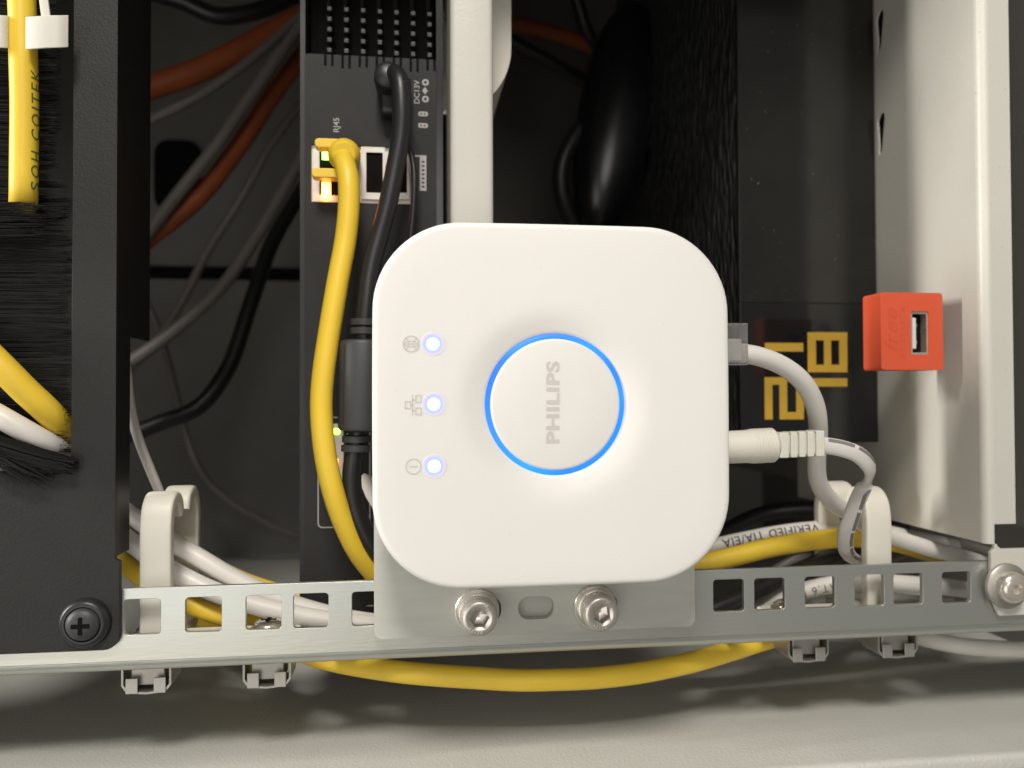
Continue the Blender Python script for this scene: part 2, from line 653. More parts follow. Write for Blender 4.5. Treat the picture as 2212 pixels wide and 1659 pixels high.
# rounded bend between web and flange
pp = [(WX + 2.6 - 2.6 * math.cos(math.radians(90 * k / 8)), FYF + 2.6 - 2.6 * math.sin(math.radians(90 * k / 8))) for k in range(9)]
pp += [(WX + 2.6 - 1.1 * math.cos(math.radians(90 * k / 8)), FYF + 2.6 - 1.1 * math.sin(math.radians(90 * k / 8))) for k in range(8, -1, -1)]
n = len(pp)
zf = P(2160, 1133, FYF).z
vs = [V((x, y, z)) for z in (-43.5, 298) for x, y in pp]
fs = [(i, (i + 1) % n, n + (i + 1) % n, n + i) for i in range(n)] + [tuple(range(n)), tuple(range(n, 2 * n))]
build('corner_bend', (vs, fs), M['cream'], fr)
xe = PX(2191, FYF)
build('front_flange', sheet([(WX + 2.6, zf), (xe, zf), (xe, 298), (WX + 2.6, 298)], [], FYF, FYF + 1.5), M['cream'], fr, bevel=0.3)
# the fixing tab in front of the rail, joined to the bend by a short neck
q = [P(2129, 1187, FYF), P(2129, 1290, FYF), P(2160, 1331, FYF)]
zt, zb = q[0].z, q[2].z
sl = rrect(P(2150, 1262, FYF).x, 170, P(2150, 1312, FYF).z, P(2150, 1268, FYF).z, 2.8)
tab = [(WX + 2.6, -43.5), (WX + 2.6, zt), (WX + 1.4, zt - 1), (WX + 1.4, q[1].z), (q[2].x, zb), (178, zb), (178, zt),
       (WX + 5, zt), (WX + 3.6, zt + 1), (WX + 3.6, -43.5)]
hole = rrect(P(2152, 1262, FYF).x, P(2152, 1262, FYF).x + 9, P(2150, 1308, FYF).z, P(2150, 1270, FYF).z, 2.6)
build('fixing_tab', sheet(tab, [hole], FYF, FYF + 1.5), M['cream'], fr, bevel=0.3)
c = P(2182, 1268, FYF - 2)
s1 = empty('frame_screw', (c.x, FYF, c.z), 'nickel screw with dished washer through the cream frame tab', 'screw')
build('washer', lathe([(0, 6.9), (1.1, 6.9), (1.7, 6.2), (1.9, 4.2), (2, 4)], (c.x, FYF - .05, c.z)), M['spring'], s1)
build('head', lathe([(1.8, 4.8), (3.6, 4.7), (4.6, 4.1), (5.1, 3.0), (5.25, 1.6), (4.2, 1.2), (4.0, .3)], (c.x, FYF, c.z)), M['nickel'], s1)

# ------------------------------------------------------------------ black brush strip on the left
PY = 29.0
bp = empty('brush_strip', (-150, PY, ZB), 'black metal frame with a dense bristle brush, screwed onto the rail', 'brush strip')
xa, xb = P(252, 500, PY).x, P(258, 1300, PY).x
zb = P(200, 1406, PY).z
zn = P(252, 1213, PY).z
xo, zo = P(156, 500, PY).x, P(156, 1022, PY).z
outl = [(-290, zb), (xb - 4, zb)]
outl += [(xb - 4 + 4 * math.cos(math.radians(a)), zb + 4 + 4 * math.sin(math.radians(a))) for a in range(-75, 1, 15)]
outl += [(xb, zn), (xa, zn + .6), (xa, 298), (-290, 298)]
opening = [(-280, zo), (xo, zo), (xo, 250), (-280, 250)]
build('face_plate', sheet(outl, [opening], PY, PY + 1.8), M['black_panel'], bp, bevel=0.45, seg=3)
zz = P(275, 727, 40).z
build('side_return', box(xa - 1.6, xa - .3, PY + 1.81, 41, zn + 1, zz), M['black_side'], bp)
build('side_return', box(xa - 1.6, xa - .3, PY + 1.81, 58, zz, 298), M['black_side'], bp)
# brush: a dense row of bristles lying across the opening
rng = random.Random(3)
vs, fs = [], []


def bristle(y, z0, x1, dz, yy, r=0.10, x0=-156, bend=0.0):
    pts = []
    for k in range(7):
        t = k / 6
        pts.append(V((x0 + (x1 - x0) * t, y + yy * t * t, z0 + dz * t * t + bend * math.sin(t * 3))))
    for i, p in enumerate(pts):
        rr = r * (1 - .5 * (i / 6))
        for j in range(3):
            a = 2.1 * j
            vs.append(p + V((0, rr * math.cos(a), rr * math.sin(a))))
    b = len(vs) - 21
    for i in range(6):
        for j in range(3):
            q = (j + 1) % 3
            fs.append((b + i * 3 + j, b + i * 3 + q, b + i * 3 + 3 + q, b + i * 3 + 3 + j))


for k in range(3600):
    z = rng.uniform(zo - 1, 130)
    clump = 1.6 * noise.noise(V((z * 0.25, 3, 0))) + 0.7 * noise.noise(V((z * 1.1, 9, 0)))
    ragged = xo - 1.2 - abs(noise.noise(V((z * .09, 0, 5)))) * 4 - rng.random() ** 2 * 2.5
    if z > 62: ragged -= 4
    bristle(rng.uniform(31.5, 35.5), z + clump * .3, ragged, clump * 1.6 + rng.uniform(-.5, .5), rng.uniform(-1.2, 1.2))
zc_ = P(50, 447, 26).z
for k in range(420):                    # bristles closing over the foot of the marked cable
    z = zc_ - rng.random() ** 2 * 9
    bristle(rng.uniform(22.0, 31.5), z, -133 + rng.uniform(-3, 3), rng.uniform(.2, 1.4), 1.5)
for k in range(260):                    # tuft pushed down over the lower cables
    z = rng.uniform(-13, -4)
    bristle(rng.uniform(26.5, 31), z, -131 + rng.uniform(-6, 3), -6 - rng.random() * 3, -2, x0=-160)
tp = Tube([P(-120, 935, 26), P(0, 966, 25.5), P(60, 984, 25.3), P(110, 997, 25.8), P(166, 1006, 26.6)], 3.3, n=8)
for k in range(520):                    # thick tuft swept sideways over the frame
    a, q = rng.uniform(0, 6.28), math.sqrt(rng.random())
    tail = rng.random() < .3
    e = rng.uniform(.72, 1.0) if not tail else rng.uniform(.5, .85)
    pts = []
    for i in range(7):
        t = i / 6 * e
        c = tp.at(t * tp.len[-1], a, 0)
        o_ = tp.at(t * tp.len[-1], a + math.pi, 0)
        p = (c + o_) / 2 + (c - o_) / 2 * q * (1 - .25 * t)
        if tail: p += V((0, -.5, -5 * (i / 6) ** 2 * q))
        pts.append(p)
    for i, p in enumerate(pts):
        for j in range(3):
            vs.append(p + V((0, .13 * math.cos(2.1 * j), .13 * math.sin(2.1 * j))))
    b = len(vs) - 21
    for i in range(6):
        for j in range(3):
            g = (j + 1) % 3
            fs.append((b + i * 3 + j, b + i * 3 + g, b + i * 3 + 3 + g, b + i * 3 + 3 + j))
br = build('bristles', (vs, fs), M['bristle'], bp, smooth=0)
tag(br, kind='stuff')
c = P(185, 1345, PY)
ps = empty('panel_screw', (c.x, PY, c.z), 'black cross-head screw in a plastic cup washer at the brush strip corner', 'screw')
build('cup_washer', lathe([(0, 6.6), (.8, 6.5), (1.8, 5.9), (2.2, 5.2), (2.1, 4.6), (1.0, 4.4)], (c.x, PY - .05, c.z), cap=False), M['black_rubber'], ps)
hd = [(0.6, 4.4), (2.2, 4.3), (3.0, 3.7), (3.5, 2.6), (3.7, 1.4), (3.72, .3)]
h = build('head', lathe(hd, (c.x, PY, c.z)), M['ferrite'], ps)
build('cross_recess', join(sheet(rrect(c.x - 2.3, c.x + 2.3, c.z - .55, c.z + .55, .3), [], PY - 3.85, PY - 3.2),
      sheet(rrect(c.x - .55, c.x + .55, c.z - 2.3, c.z + 2.3, .3), [], PY - 3.83, PY - 3.1)), M['hollow'], h)

# ------------------------------------------------------------------ white smart hub
HW, HH, HR = 45.4, 45.4, 21.5
hub = empty('smart_hub', (0.8, 13, 0.2), 'white rounded square smart home hub with a glowing blue ring', 'hub')
CX, CZ = 1.35, 0.25


def outline(th, inset=0.0):
    """rounded square with slightly bowed sides, by angle"""
    a, r = HW - inset, HR - inset * .6
    c, s_ = math.cos(th), math.sin(th)
    # march outwards on the signed distance of the rounded square
    lo, hi = 0.0, 90.0
    for _ in range(34):
        m = (lo + hi) / 2
        x, z = abs(m * c), abs(m * s_)
        bx = a - 0.35 * (z / HW) ** 2
        bz = (HH - inset) - 0.35 * (x / HW) ** 2
        qx, qz = x - (bx - r), z - (bz - r)
        d = math.hypot(max(qx, 0), max(qz, 0)) + min(max(qx, qz), 0) - r
        if d > 0: hi = m
        else: lo = m
    return lo


NA = 160
rings = []
for ins, y in ((3.0, 26), (1.2, 25.6), (0.5, 24.5), (0.0, 14), (0.0, 2), (0.04, 1.2), (0.22, .6), (0.55, .22), (1.0, .05), (1.6, 0)):
    rings.append(('o', ins, y))
for t in (.25, .5, .75):
    rings.append(('m', t, 0))
for r, y in ((26.5, 0), (25, .02), (23.6, .08), (22.2, .20), (20.8, .38), (19.5, .60), (18.6, .78), (17.95, .93), (17.75, 1.15), (17.7, 4)):
    rings.append(('c', r, y))
vs, fs = [], []
for kind, v, y in rings:
    for j in range(NA):
        th = 2 * math.pi * j / NA
        if kind == 'o': r = outline(th, v)
        elif kind == 'm': r = outline(th, 1.6) * (1 - v) + 26.5 * v
        else: r = v
        vs.append(V((CX + r * math.cos(th), y, CZ + r * math.sin(th))))
for i in range(len(rings) - 1):
    for j in range(NA):
        q = (j + 1) % NA
        fs.append((i * NA + j, i * NA + q, i * NA + NA + q, i * NA + NA + j))
fs.append(tuple(range(NA)))
fs.append(tuple((len(rings) - 1) * NA + j for j in range(NA)))
shell = build('shell', (vs, fs), M['hub'], hub, smooth=50)
bc = P(1197, 869, 0)
bc = V((bc.x + .0, 0, bc.z))
build('light_ring', lathe([(-3.5, 17.68), (-1.15, 17.68), (-1.0, 17.5), (-1.0, 16.6), (-3.5, 16.5)], (CX, 0, CZ), n=96, cap=False), M['ring'], hub)
btn = build('button', lathe([(-3.8, 16.5), (-1.1, 16.5), (-.8, 16.4), (-.65, 16.2), (-.6, 15.8), (-.6, 6), (-.6, .3)], (CX, 0, CZ), n=96), M['hub'], hub)
g = glyphs('PHILIPS', 4.55, bold=0.16, spacing=1.06)
zs = [v.x for v in g[0]]
sx = 20.6 / (max(zs) - min(zs))
ys = [v.y for v in g[0]]
sy = 3.45 / (max(ys) - min(ys))
t = P(1196, 870, .47)
build('lettering', lay(g, (t.x, .56, t.z), (0.008, 0, sx), (-sy, 0, 0.008)), M['print'], btn, smooth=0)


def ringflat(c, r0, r1, y, n=40):
    return sheet(circ(c.x, c.z, r1, n), [circ(c.x, c.z, r0, n)], y, y + .06)


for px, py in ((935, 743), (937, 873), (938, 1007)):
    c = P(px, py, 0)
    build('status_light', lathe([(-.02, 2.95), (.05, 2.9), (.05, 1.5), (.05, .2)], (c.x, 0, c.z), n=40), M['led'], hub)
# icons: globe, network, power
c = P(888, 743, -.05)
g = ringflat(c, 1.75, 2.1, -.05)
bar = lambda x0, x1, z0, z1: sheet([(x0, z0), (x1, z0), (x1, z1), (x0, z1)], [], -.055, .02)


def arc(cx, cz, rx, rz, w=.28, n=28):
    o = [(cx + rx * math.cos(2 * math.pi * k / n), cz + rz * math.sin(2 * math.pi * k / n)) for k in range(n)]
    i = [(cx + (rx - w) * math.cos(2 * math.pi * k / n), cz + (rz - w) * math.sin(2 * math.pi * k / n)) for k in range(n)]
    return sheet(o, [i], -.06, .02)


def curve_line(pts, w=.26):
    gs = []
    for (x0, z0), (x1, z1) in zip(pts, pts[1:]):
        d = V((x1 - x0, z1 - z0)).normalized()
        nx, nz = -d.y * w / 2, d.x * w / 2
        gs.append(sheet([(x0 - nx, z0 - nz), (x1 - nx, z1 - nz), (x1 + nx, z1 + nz), (x0 + nx, z0 + nz)], [], -.057, .02))
    return join(*gs)


lat = lambda s: [(c.x + s * (.55 + .75 * (t * t)), c.z + 1.75 * t * (1 - .25 * t * t)) for t in [i / 6 - 1 for i in range(13)]]
build('globe_icon', join(g, bar(c.x - 1.9, c.x + 1.9, c.z - .13, c.z + .13), curve_line(lat(1)), curve_line(lat(-1)), arc(c.x, c.z, 1.9, .8, .26)), M['print'], shell, smooth=0)
fr4 = lambda px0, px1, py0, py1: sheet(
    rrect(P(px0, py1, -.05).x, P(px1, py1, -.05).x, P(px0, py1, -.05).z, P(px0, py0, -.05).z, .2),
    [rrect(P(px0, py1, -.05).x + .32, P(px1, py1, -.05).x - .32, P(px0, py1, -.05).z + .32, P(px0, py0, -.05).z - .32, .1)], -.05, .02)
b0, b1 = P(891, 852, -.05), P(891, 898, -.05)
d0, d1 = P(886, 875, -.05), P(891, 864, -.05)
build('network_icon', join(fr4(874, 888, 866, 884), fr4(897, 911, 853, 871), fr4(897, 911, 880, 897), bar(b1.x - .14, b1.x + .14, b1.z, b0.z),
      bar(d0.x, b1.x, d0.z - .14, d0.z + .14), bar(b1.x, b1.x + .8, d1.z - .14, d1.z + .14), bar(b1.x, b1.x + .8, b1.z + 1.1, b1.z + 1.38)), M['print'], shell, smooth=0)
c = P(893, 1008, -.05)
build('power_icon', join(ringflat(c, 1.65, 1.98, -.05), bar(c.x - 1.0, c.x + 1.0, c.z - .17, c.z + .17)), M['print'], shell, smooth=0)

# ------------------------------------------------------------------ grey printed mounting plate
PL0, PL1 = 26.1, 29.4
mp_ = empty('mounting_plate', (0, PL0, -64), 'grey plastic mounting plate with slots under the white hub', 'mounting plate')
x0, x1 = P(808, 1300, PL0).x, P(1501, 1300, PL0).x
zl, zr = P(830, 1380, PL0).z, P(1480, 1354, PL0).z
zb = (zl + zr) / 2
BZ = -56.9
B1, B2 = -16.5, 16.9
slot = lambda cx, w=5.2, h=3.0: rrect(cx - w, cx + w, BZ - h, BZ + h, 2.95, 8)
build('plate', sheet(rrect(x0, x1, zb, -24, (2.2, 2.2, .1, .1)), [slot(B1 + .6, 6.2, 3.4), slot(.2, 5.1, 3.2), slot(B2 + .4, 6.2, 3.4)], PL0, PL1), M['printed_grey'], mp_, bevel=0.3)
x2, x3 = P(988, 1375, PL1).x, P(1310, 1375, PL1).x
build('spacer', sheet(rrect(x2, x3, zb - 1.15, -50, .4), [slot(B1, 3.4, 3.3), slot(B2, 3.4, 3.3)], PL1 + .02, RY - .05), M['printed_grey'], mp_, bevel=0.15)

# socket head bolts
def bolt(cx, cz, turn, label):
    y = PL0
    r = empty('socket_bolt', (cx, y, cz), label, 'bolt', 'socket bolts through the mounting plate')
    build('flat_washer', lathe([(0, 6.0), (.25, 6.15), (1.3, 6.15), (1.55, 5.9), (1.55, 3.3)], (cx, y - .03, cz), n=40), M['steel'], r)
    build('spring_washer', lathe([(1.58, 5.25), (1.75, 5.45), (3.0, 5.45), (3.2, 5.2), (3.2, 3.2)], (cx, y - .03, cz), n=40), M['steel'], r)
    # knurled head with a hexagonal socket
    N = 72
    vs, fs = [], []
    a6 = lambda t: 2.62 * math.cos(math.pi / 6) / math.cos(((t + turn) % (math.pi / 3)) - math.pi / 6)
    ringsb = [(3.25, 4.75, 1), (3.6, 5.0, 1), (7.6, 5.0, 1), (7.7, 4.95, 0), (8.3, 4.85, 0), (8.9, 4.45, 0), (9.05, 4.1, 0), (9.05, 3.35, 0), (9.0, 3.05, 0)]
    for h, rr, kn in ringsb:
        for j in range(N):
            t = 2 * math.pi * j / N
            q = rr - (.16 if kn and j % 2 else 0)
            vs.append(V((cx + q * math.cos(t), y - h, cz + q * math.sin(t))))
    for h, sc_ in ((8.75, 1.0), (5.6, 1.0), (5.0, .45), (4.9, .05)):
        for j in range(N):
            t = 2 * math.pi * j / N
            q = a6(t) * sc_
            vs.append(V((cx + q * math.cos(t), y - h, cz + q * math.sin(t))))
    m_ = len(ringsb) + 4
    for i in range(m_ - 1):
        for j in range(N):
            q = (j + 1) % N
            fs.append((i * N + j, i * N + q, i * N + N + q, i * N + N + j))
    fs.append(tuple(range(N)))
    fs.append(tuple((m_ - 1) * N + j for j in range(N)))
    hd = build('head', (vs, fs), M['steel'], r, smooth=28)
    # stamped marks round the rim
    for txt, a0 in (('A2-70', -1.9 + turn * .3), ('III', 1.1)):
        gs = []
        for i, ch in enumerate(txt):
            if ch == ' ': continue
            g = glyphs(ch, 1.25, bold=.03)
            a = a0 + (i - (len(txt) - 1) / 2) * (.23 if len(txt) > 3 else .10) * (1 if a0 < 0 else -1)
            u = V((-math.sin(a), 0, math.cos(a))) * (1 if a0 < 0 else -1)
            w_ = V((math.cos(a), 0, math.sin(a))) * (-1 if a0 < 0 else 1)
            gs.append(lay(g, (cx + 3.74 * math.cos(a), y - 9.075, cz + 3.74 * math.sin(a)), u, w_))
        build('stamp', join(*gs), M['steel_mark'], hd, smooth=0)
    build('shank', lathe([(-8, 2.9), (1, 2.9)], (cx, y, cz), n=20), M['steel'], r)


bolt(B1, BZ, 0.0, 'socket head steel bolt with washers by the bared end of its dark slot')
bolt(B2, BZ - .1, 0.45, 'socket head steel bolt with washers, its slot almost covered, nearer the data cable')

# ------------------------------------------------------------------ cable rings on the bottom flange
def cable_ring(ax, bx0, bx1, top, label):
    z0 = ZB + TH + .02
    r = empty('cable_ring', (ax, 45, z0), label, 'cable ring', 'white cable rings')
    y0 = 39.5
    build('base', box(bx0, bx1, 37.5, 51, z0, z0 + 4.6), M['nylon'], r, bevel=.6)
    zt = top
    f = [(y0, z0 + 3.8), (y0, zt - 22), (y0 + .1, zt - 7), (y0 + 1.6, zt - 2.8), (y0 + 5, zt - .8), (y0 + 9, zt - 2.2), (y0 + 10.5, zt - 6)]
    build('front_arm', Tube([V((ax, y, z)) for y, z in f], 4.2, 2.0, wide=(1, 0, 0), exp=7, n=28, step=.8).geo(), M['nylon'], r, smooth=30)
    y1 = y0 + 30
    f = [(y0 + 9, z0 + 1.9), (y0 + 20, z0 + 1.9), (y1 - 3, z0 + 2.4), (y1, z0 + 7), (y1, zt - 18), (y1 - .2, zt - 7), (y1 - 2, zt - 3), (y1 - 5.5, zt - 1.0), (y1 - 9.5, zt - 2.4), (y1 - 11, zt - 6)]
    build('rear_arm', Tube([V((ax, y, z)) for y, z in f], 4.0, 1.9, wide=(1, 0, 0), exp=7, n=28, step=.8).geo(), M['nylon'], r, smooth=30)
    return r


lx = P(338, 1200, 39).x
rx = P(1895, 1200, 39).x
cable_ring(lx, -112.5, -67, P(345, 1073, 42).z, 'white nylon cable ring holding white cables beside the brush strip')
cable_ring(rx, 76, 118, P(1895, 1060, 42).z, 'white nylon cable ring holding the hub cables beside the frame post')

# screws of the ring bases and cage nuts below them
SX = [-107.5, -75.6, 83.5, 113.5]
z0 = ZB + TH + 4.65
sp = empty('ring_screw', (SX[0], 44, z0), 'steel cross-head screw in the cable ring base, seen through a rail slot', 'screw', 'screws of the cable ring bases')
build('washer', lathe([(0, 5.4), (.9, 5.4), (1.0, 3)], (SX[0], 44, z0), (0, 0, 1)), M['nickel'], sp)
h = build('head', lathe([(1, 4.6), (2.1, 4.5), (2.9, 3.7), (3.3, 2.4), (3.4, 1.3), (2.2, .9), (2.1, .2)], (SX[0], 44, z0), (0, 0, 1)), M['nickel'], sp)
build('cross_recess', join(sheet(rrect(SX[0] - 2.2, SX[0] + 2.2, 43.4, 44.6, .3), [], z0 + 3.0, z0 + 3.48, 'XY'),
      sheet(rrect(SX[0] - .6, SX[0] + .6, 41.8, 46.2, .3), [], z0 + 3.0, z0 + 3.46, 'XY')), M['hollow'], h)
sp['label'] = 'steel screw at the foot of the ring by the brush strip'
for q, t in zip(SX[1:], ('steel cross-head screw seen in the rail slot under white cables', 'steel screw in the ring base end by the black cable', 'steel screw at the foot of the ring by the frame post')):
    dup(sp, (q - SX[0], 0, 0), t)

nz = ZB - .05
cx0 = SX[0] + .2


def cage():
    r = empty('cage_nut', (cx0, 42, nz), 'spring steel cage nut hanging under the zinc rail', 'nut', 'cage nuts under the rail')
    W, D, y0, y1 = 6.6, 7.6, 37.2, 47.2
    u = [(-W, 0), (-W, -D + 2.2), (-W + 1.1, -D + .6), (-W + 2.6, -D), (0, -D - .35), (W - 2.6, -D), (W - 1.1, -D + .6), (W, -D + 2.2), (W, 0)]
    t = .55
    ui = [(-W + t, 0), (-W + t, -D + 2.4), (-W + 1.5, -D + 1.1), (-W + 2.7, -D + t), (0, -D - .35 + t), (W - 2.7, -D + t), (W - 1.5, -D + 1.1), (W - t, -D + 2.4), (W - t, 0)]
    ring_ = [(cx0 + a_, nz + b_) for a_, b_ in u + ui[::-1]]
    build('cage', sheet(ring_, [], y0, y1), M['spring'], r, smooth=50)
    for s_ in (-1, 1):
        xs = sorted((cx0 + s_ * 2.1, cx0 + s_ * 5.3))
        build('lip', box(xs[0], xs[1], y0 - .55, y0 - .02, nz - D + .05, nz - D + 4.3), M['spring'], r, bevel=.15)
    build('nut', box(cx0 - 4.6, cx0 + 4.6, y0 + 1.4, y1 - .8, nz - D + 1.6, nz - .8), M['spring'], r, bevel=.5)
    return r


cn = cage()
cn['label'] = 'cage nut under the rail below the foot of the brush strip ring'
for q, t in ((-74.9, 'cage nut under the rail where the yellow cable starts to sag'), (P(1737, 1400, 40).x, 'cage nut under the rail where the sagging yellow cable rises again'),
             (P(1928, 1395, 40).x, 'cage nut under the rail beside the white floor cable')):
    dup(cn, (q - cx0, 0, 0), t)

# ------------------------------------------------------------------ dark grey network box on the left
NY = 62.0
nb = empty('network_box', (-47, NY, ZB), 'dark grey network box with port panel behind the yellow cable', 'network box')
x0, x1 = -67.8, -26.2
ztop = P(800, 122, NY).z
body = sheet(rrect(x0, x1, ZB + TH + .05, ztop, 1.0), [rrect(P(672, 430, NY).x, P(888, 430, NY).x, P(700, 436, NY).z, P(700, 312, NY).z, .2)], NY, NY + 150)
build('housing', body, M['router'], nb, bevel=.4)
build('trim', box(x1 + .05, x1 + 2.2, NY + 2, NY + 140, ZB + TH + .1, 290), M['black_gloss'], nb)
build('trim', box(x0 - 1.6, x0 - .05, NY + 1.5, NY + 140, ZB + TH + .1, 290), M['black_side'], nb)
# dark vented top with ribs
build('vent_back', box(x0 + .5, x1 - .5, NY + 12, NY + 140, ztop + .05, 290), M['hollow'], nb)
for i in range(7):
    xx = x0 + 6 + i * 5.4
    build('vent_rib', box(xx, xx + 1.5, NY + 6, NY + 12.5, ztop + .05, 290), M['hollow'], nb, bevel=.3)
    for s_ in (0, 2.2):
        build('vent_slot', box(xx + s_, xx + s_ + .8, NY - .12, NY + 1, ztop - 3.6 - (i % 2) * .6, ztop - .1), M['hollow'], nb)
for i in range(7):
    for j in range(5):
        build('vent_stud', box(x0 + 6.2 + i * 5.4, x0 + 8.2 + i * 5.4, NY + 4.6, NY + 6.0, ztop + 2.5 + j * 3.4, ztop + 4.4 + j * 3.4), M['black_rubber'], nb, bevel=.5)
# port panel
pp0, pp1 = P(674, 433, NY), P(887, 314, NY)
pan = build('port_panel', box(pp0.x - .4, pp1.x + .4, NY + 1.2, NY + 3, pp0.z - .4, pp1.z + .4), M['port'], nb)


def pbox(name, px0, px1, py0, py1, y0, y1, m, par, bevel=0):
    a, b = P(px0, py1, y0), P(px1, py0, y0)
    return build(name, box(a.x, b.x, y0, y1, a.z, b.z), m, par, bevel=bevel)


pbox('socket', 690, 772, 330, 420, NY + .6, NY + 1.25, M['hollow'], nb)
for a0, a1 in ((780, 832), (842, 884)):
    q0, q1 = P(a0, 430, NY + .4), P(a1, 318, NY + .4)
    q2, q3 = P(a0 + 11, 416, NY + .4), P(a1 - 5, 330, NY + .4)
    u = build('usb_port', sheet([(q0.x, q0.z), (q1.x, q0.z), (q1.x, q1.z), (q0.x, q1.z)], [[(q2.x, q2.z), (q3.x, q2.z), (q3.x, q3.z), (q2.x, q3.z)]], NY + .3, NY + 1.2), M['port'], nb)
    build('tongue', box(q2.x + 1.1, q2.x + 2.6, NY + .7, NY + 1.22, q2.z + .8, q3.z - .8), M['hollow'], u)
    build('socket', box(q2.x - .1, q3.x + .1, NY + 1.0, NY + 1.18, q2.z - .1, q3.z + .1), M['hollow'], u)
pbox('port_light', 696, 714, 321, 344, NY + .2, NY + 1, M['led_green'], nb)
pbox('port_light', 695, 714, 394, 428, NY + .2, NY + 1, M['led_orange'], nb)
pbox('status_light', 718, 734, 926, 938, NY - .3, NY + .5, M['led_green'], nb, .2)
pbox('status_light', 718, 730, 992, 1010, NY - .3, NY + .5, M['led_orange'], nb, .2)
pbox('status_light', 724, 734, 1025, 1045, NY - .3, NY + .5, M['led_green'], nb, .2)
pbox('port_panel', 716, 742, 915, 1065, NY - .05, NY + .4, M['port'], nb)
# printing
gl = lambda t_, s_, px, py, sp=1: lay(glyphs(t_, s_, .02, sp), P(px, py, NY - .06), (0, 0, 1), (-1, 0, 0))
gs = [gl('RJ45', 2.6, 727, 270), gl('DC13V', 2.5, 901, 199)]
for py in (178, 214):
    c = P(919, py, NY - .06)
    gs.append(sheet(circ(c.x, c.z, 1.1, 16), [circ(c.x, c.z, .5, 12)], NY - .06, NY + .01))
c = P(918, 196, NY - .06)
gs.append(sheet([(c.x - .9, c.z), (c.x, c.z - 1.2), (c.x + .9, c.z), (c.x, c.z + 1.2)], [], NY - .06, NY + .01))
for py in (246, 271):
    c = P(914, py, NY - .06)
    gs.append(sheet(rrect(c.x - 1.5, c.x + 1.5, c.z - .75, c.z + .75, .5), [rrect(c.x - .9, c.x - .4, c.z - .3, c.z + .3, .1), rrect(c.x + .2, c.x + .7, c.z - .3, c.z + .3, .1)], NY - .06, NY + .01))
a_, b_ = P(907, 412, NY), P(921, 336, NY)
marks = [rrect(a_.x + .6, b_.x - .6, a_.z + 1 + i * 1.35, a_.z + 1.6 + i * 1.35, .1) for i in range(7)]
gs.append(sheet([(a_.x, a_.z), (b_.x, a_.z), (b_.x, b_.z), (a_.x, b_.z)], marks, NY - .06, NY + .01))
gs.append(sheet([(a_.x - 1.6, b_.z - .5), (a_.x, b_.z - .5), (a_.x, b_.z), (a_.x - 1.6, b_.z)], [], NY - .06, NY + .01))
for g in gs:
    build('printed_mark', g, M['white_ink'], nb, smooth=0)
a_, b_ = P(686, 1141, NY), P(800, 900, NY)
build('printed_frame', sheet(rrect(a_.x, b_.x, a_.z, b_.z, 1.5), [rrect(a_.x + .35, b_.x - .35, a_.z + .35, b_.z - .35, 1.2)], NY - .06, NY + .01), M['white_ink'], nb, smooth=0)

# ------------------------------------------------------------------ cream shelf edge above the hub
sh = empty('shelf_edge', (-16, 45, -30), 'cream painted steel shelf edge standing upright behind the hub', 'shelf')
bx0, bx1 = P(973, 300, 45).x, P(1066, 300, 45).x
pp = rrect(bx0, bx1, 45, 52, (1.6, 1.6, .3, .3), 5)
vs = [V((x, y, z)) for z in (-30, 298) for x, y in pp]
n = len(pp)
fs = [(i, (i + 1) % n, n + (i + 1) % n, n + i) for i in range(n)] + [tuple(range(n)), tuple(range(n, 2 * n))]
build('lip', (vs, fs), M['cream'], sh)
build('web', box(bx0 + .05, bx0 + 1.5, 52.02, 190, -30, 298), M['cream'], sh)

# white rounded case behind the shelf edge
a_ = P(1104, 0, 74)
wc = sheet(rrect(bx0 + 2, a_.x, P(1070, 252, 74).z, 298, (2, 24, 2, 2), 14), [], 74, 130)
tag(build('white_case', wc, M['nylon'], bevel=4, seg=4), 'white case with a rounded corner showing behind the shelf edge', 'case')

# ------------------------------------------------------------------ black media box with clock display
DY = 85.0
mb = empty('media_box', (112, DY, -15), 'black box with amber clock digits standing against the frame post', 'media box')
x0, x1 = P(1597, 600, DY).x, WX - .6
zb = P(1905, 955, DY).z
zs_ = P(1750, 655, DY).z
build('case', box(x0 + .3, x1, DY + 2.5, 260, zb, 298), M['weave'], mb, bevel=.8)
build('front_panel', sheet(rrect(x0, x1, zs_ + .03, 298, .3), [], DY, DY + 2.45), M['dev_front'], mb, bevel=.5)  # upper part of the one glossy front, its reflection put into the colour
win = build('display_window', sheet(rrect(x0, x1, zb, zs_, .3), [], DY, DY + 2.45), M['glass'], mb, bevel=.5)


def seg(name, rects, holes=()):
    gs = []
    for px0, px1, py0, py1 in rects:
        a, b = P(px0, py1, DY), P(px1, py0, DY)
        gs.append(sheet([(a.x, a.z), (b.x, a.z), (b.x, b.z), (a.x, b.z)], [], DY - .08, DY + .02))
    build(name, join(*gs), M['amber'], win, smooth=0)


seg('digit', [(1652, 1735, 741, 759)])                                                        # 1
seg('digit', [(1652, 1668, 815, 906), (1668, 1700, 815, 831), (1684, 1700, 831, 906), (1700, 1736, 890, 906), (1720, 1736, 815, 890)])   # 2
seg('digit', [(1745, 1830, 817, 835)])                                                        # 1
seg('digit', [(1745, 1762, 718, 804), (1762, 1830, 718, 735), (1762, 1830, 788, 804), (1780, 1795, 735, 788), (1813, 1830, 735, 788)])   # 8

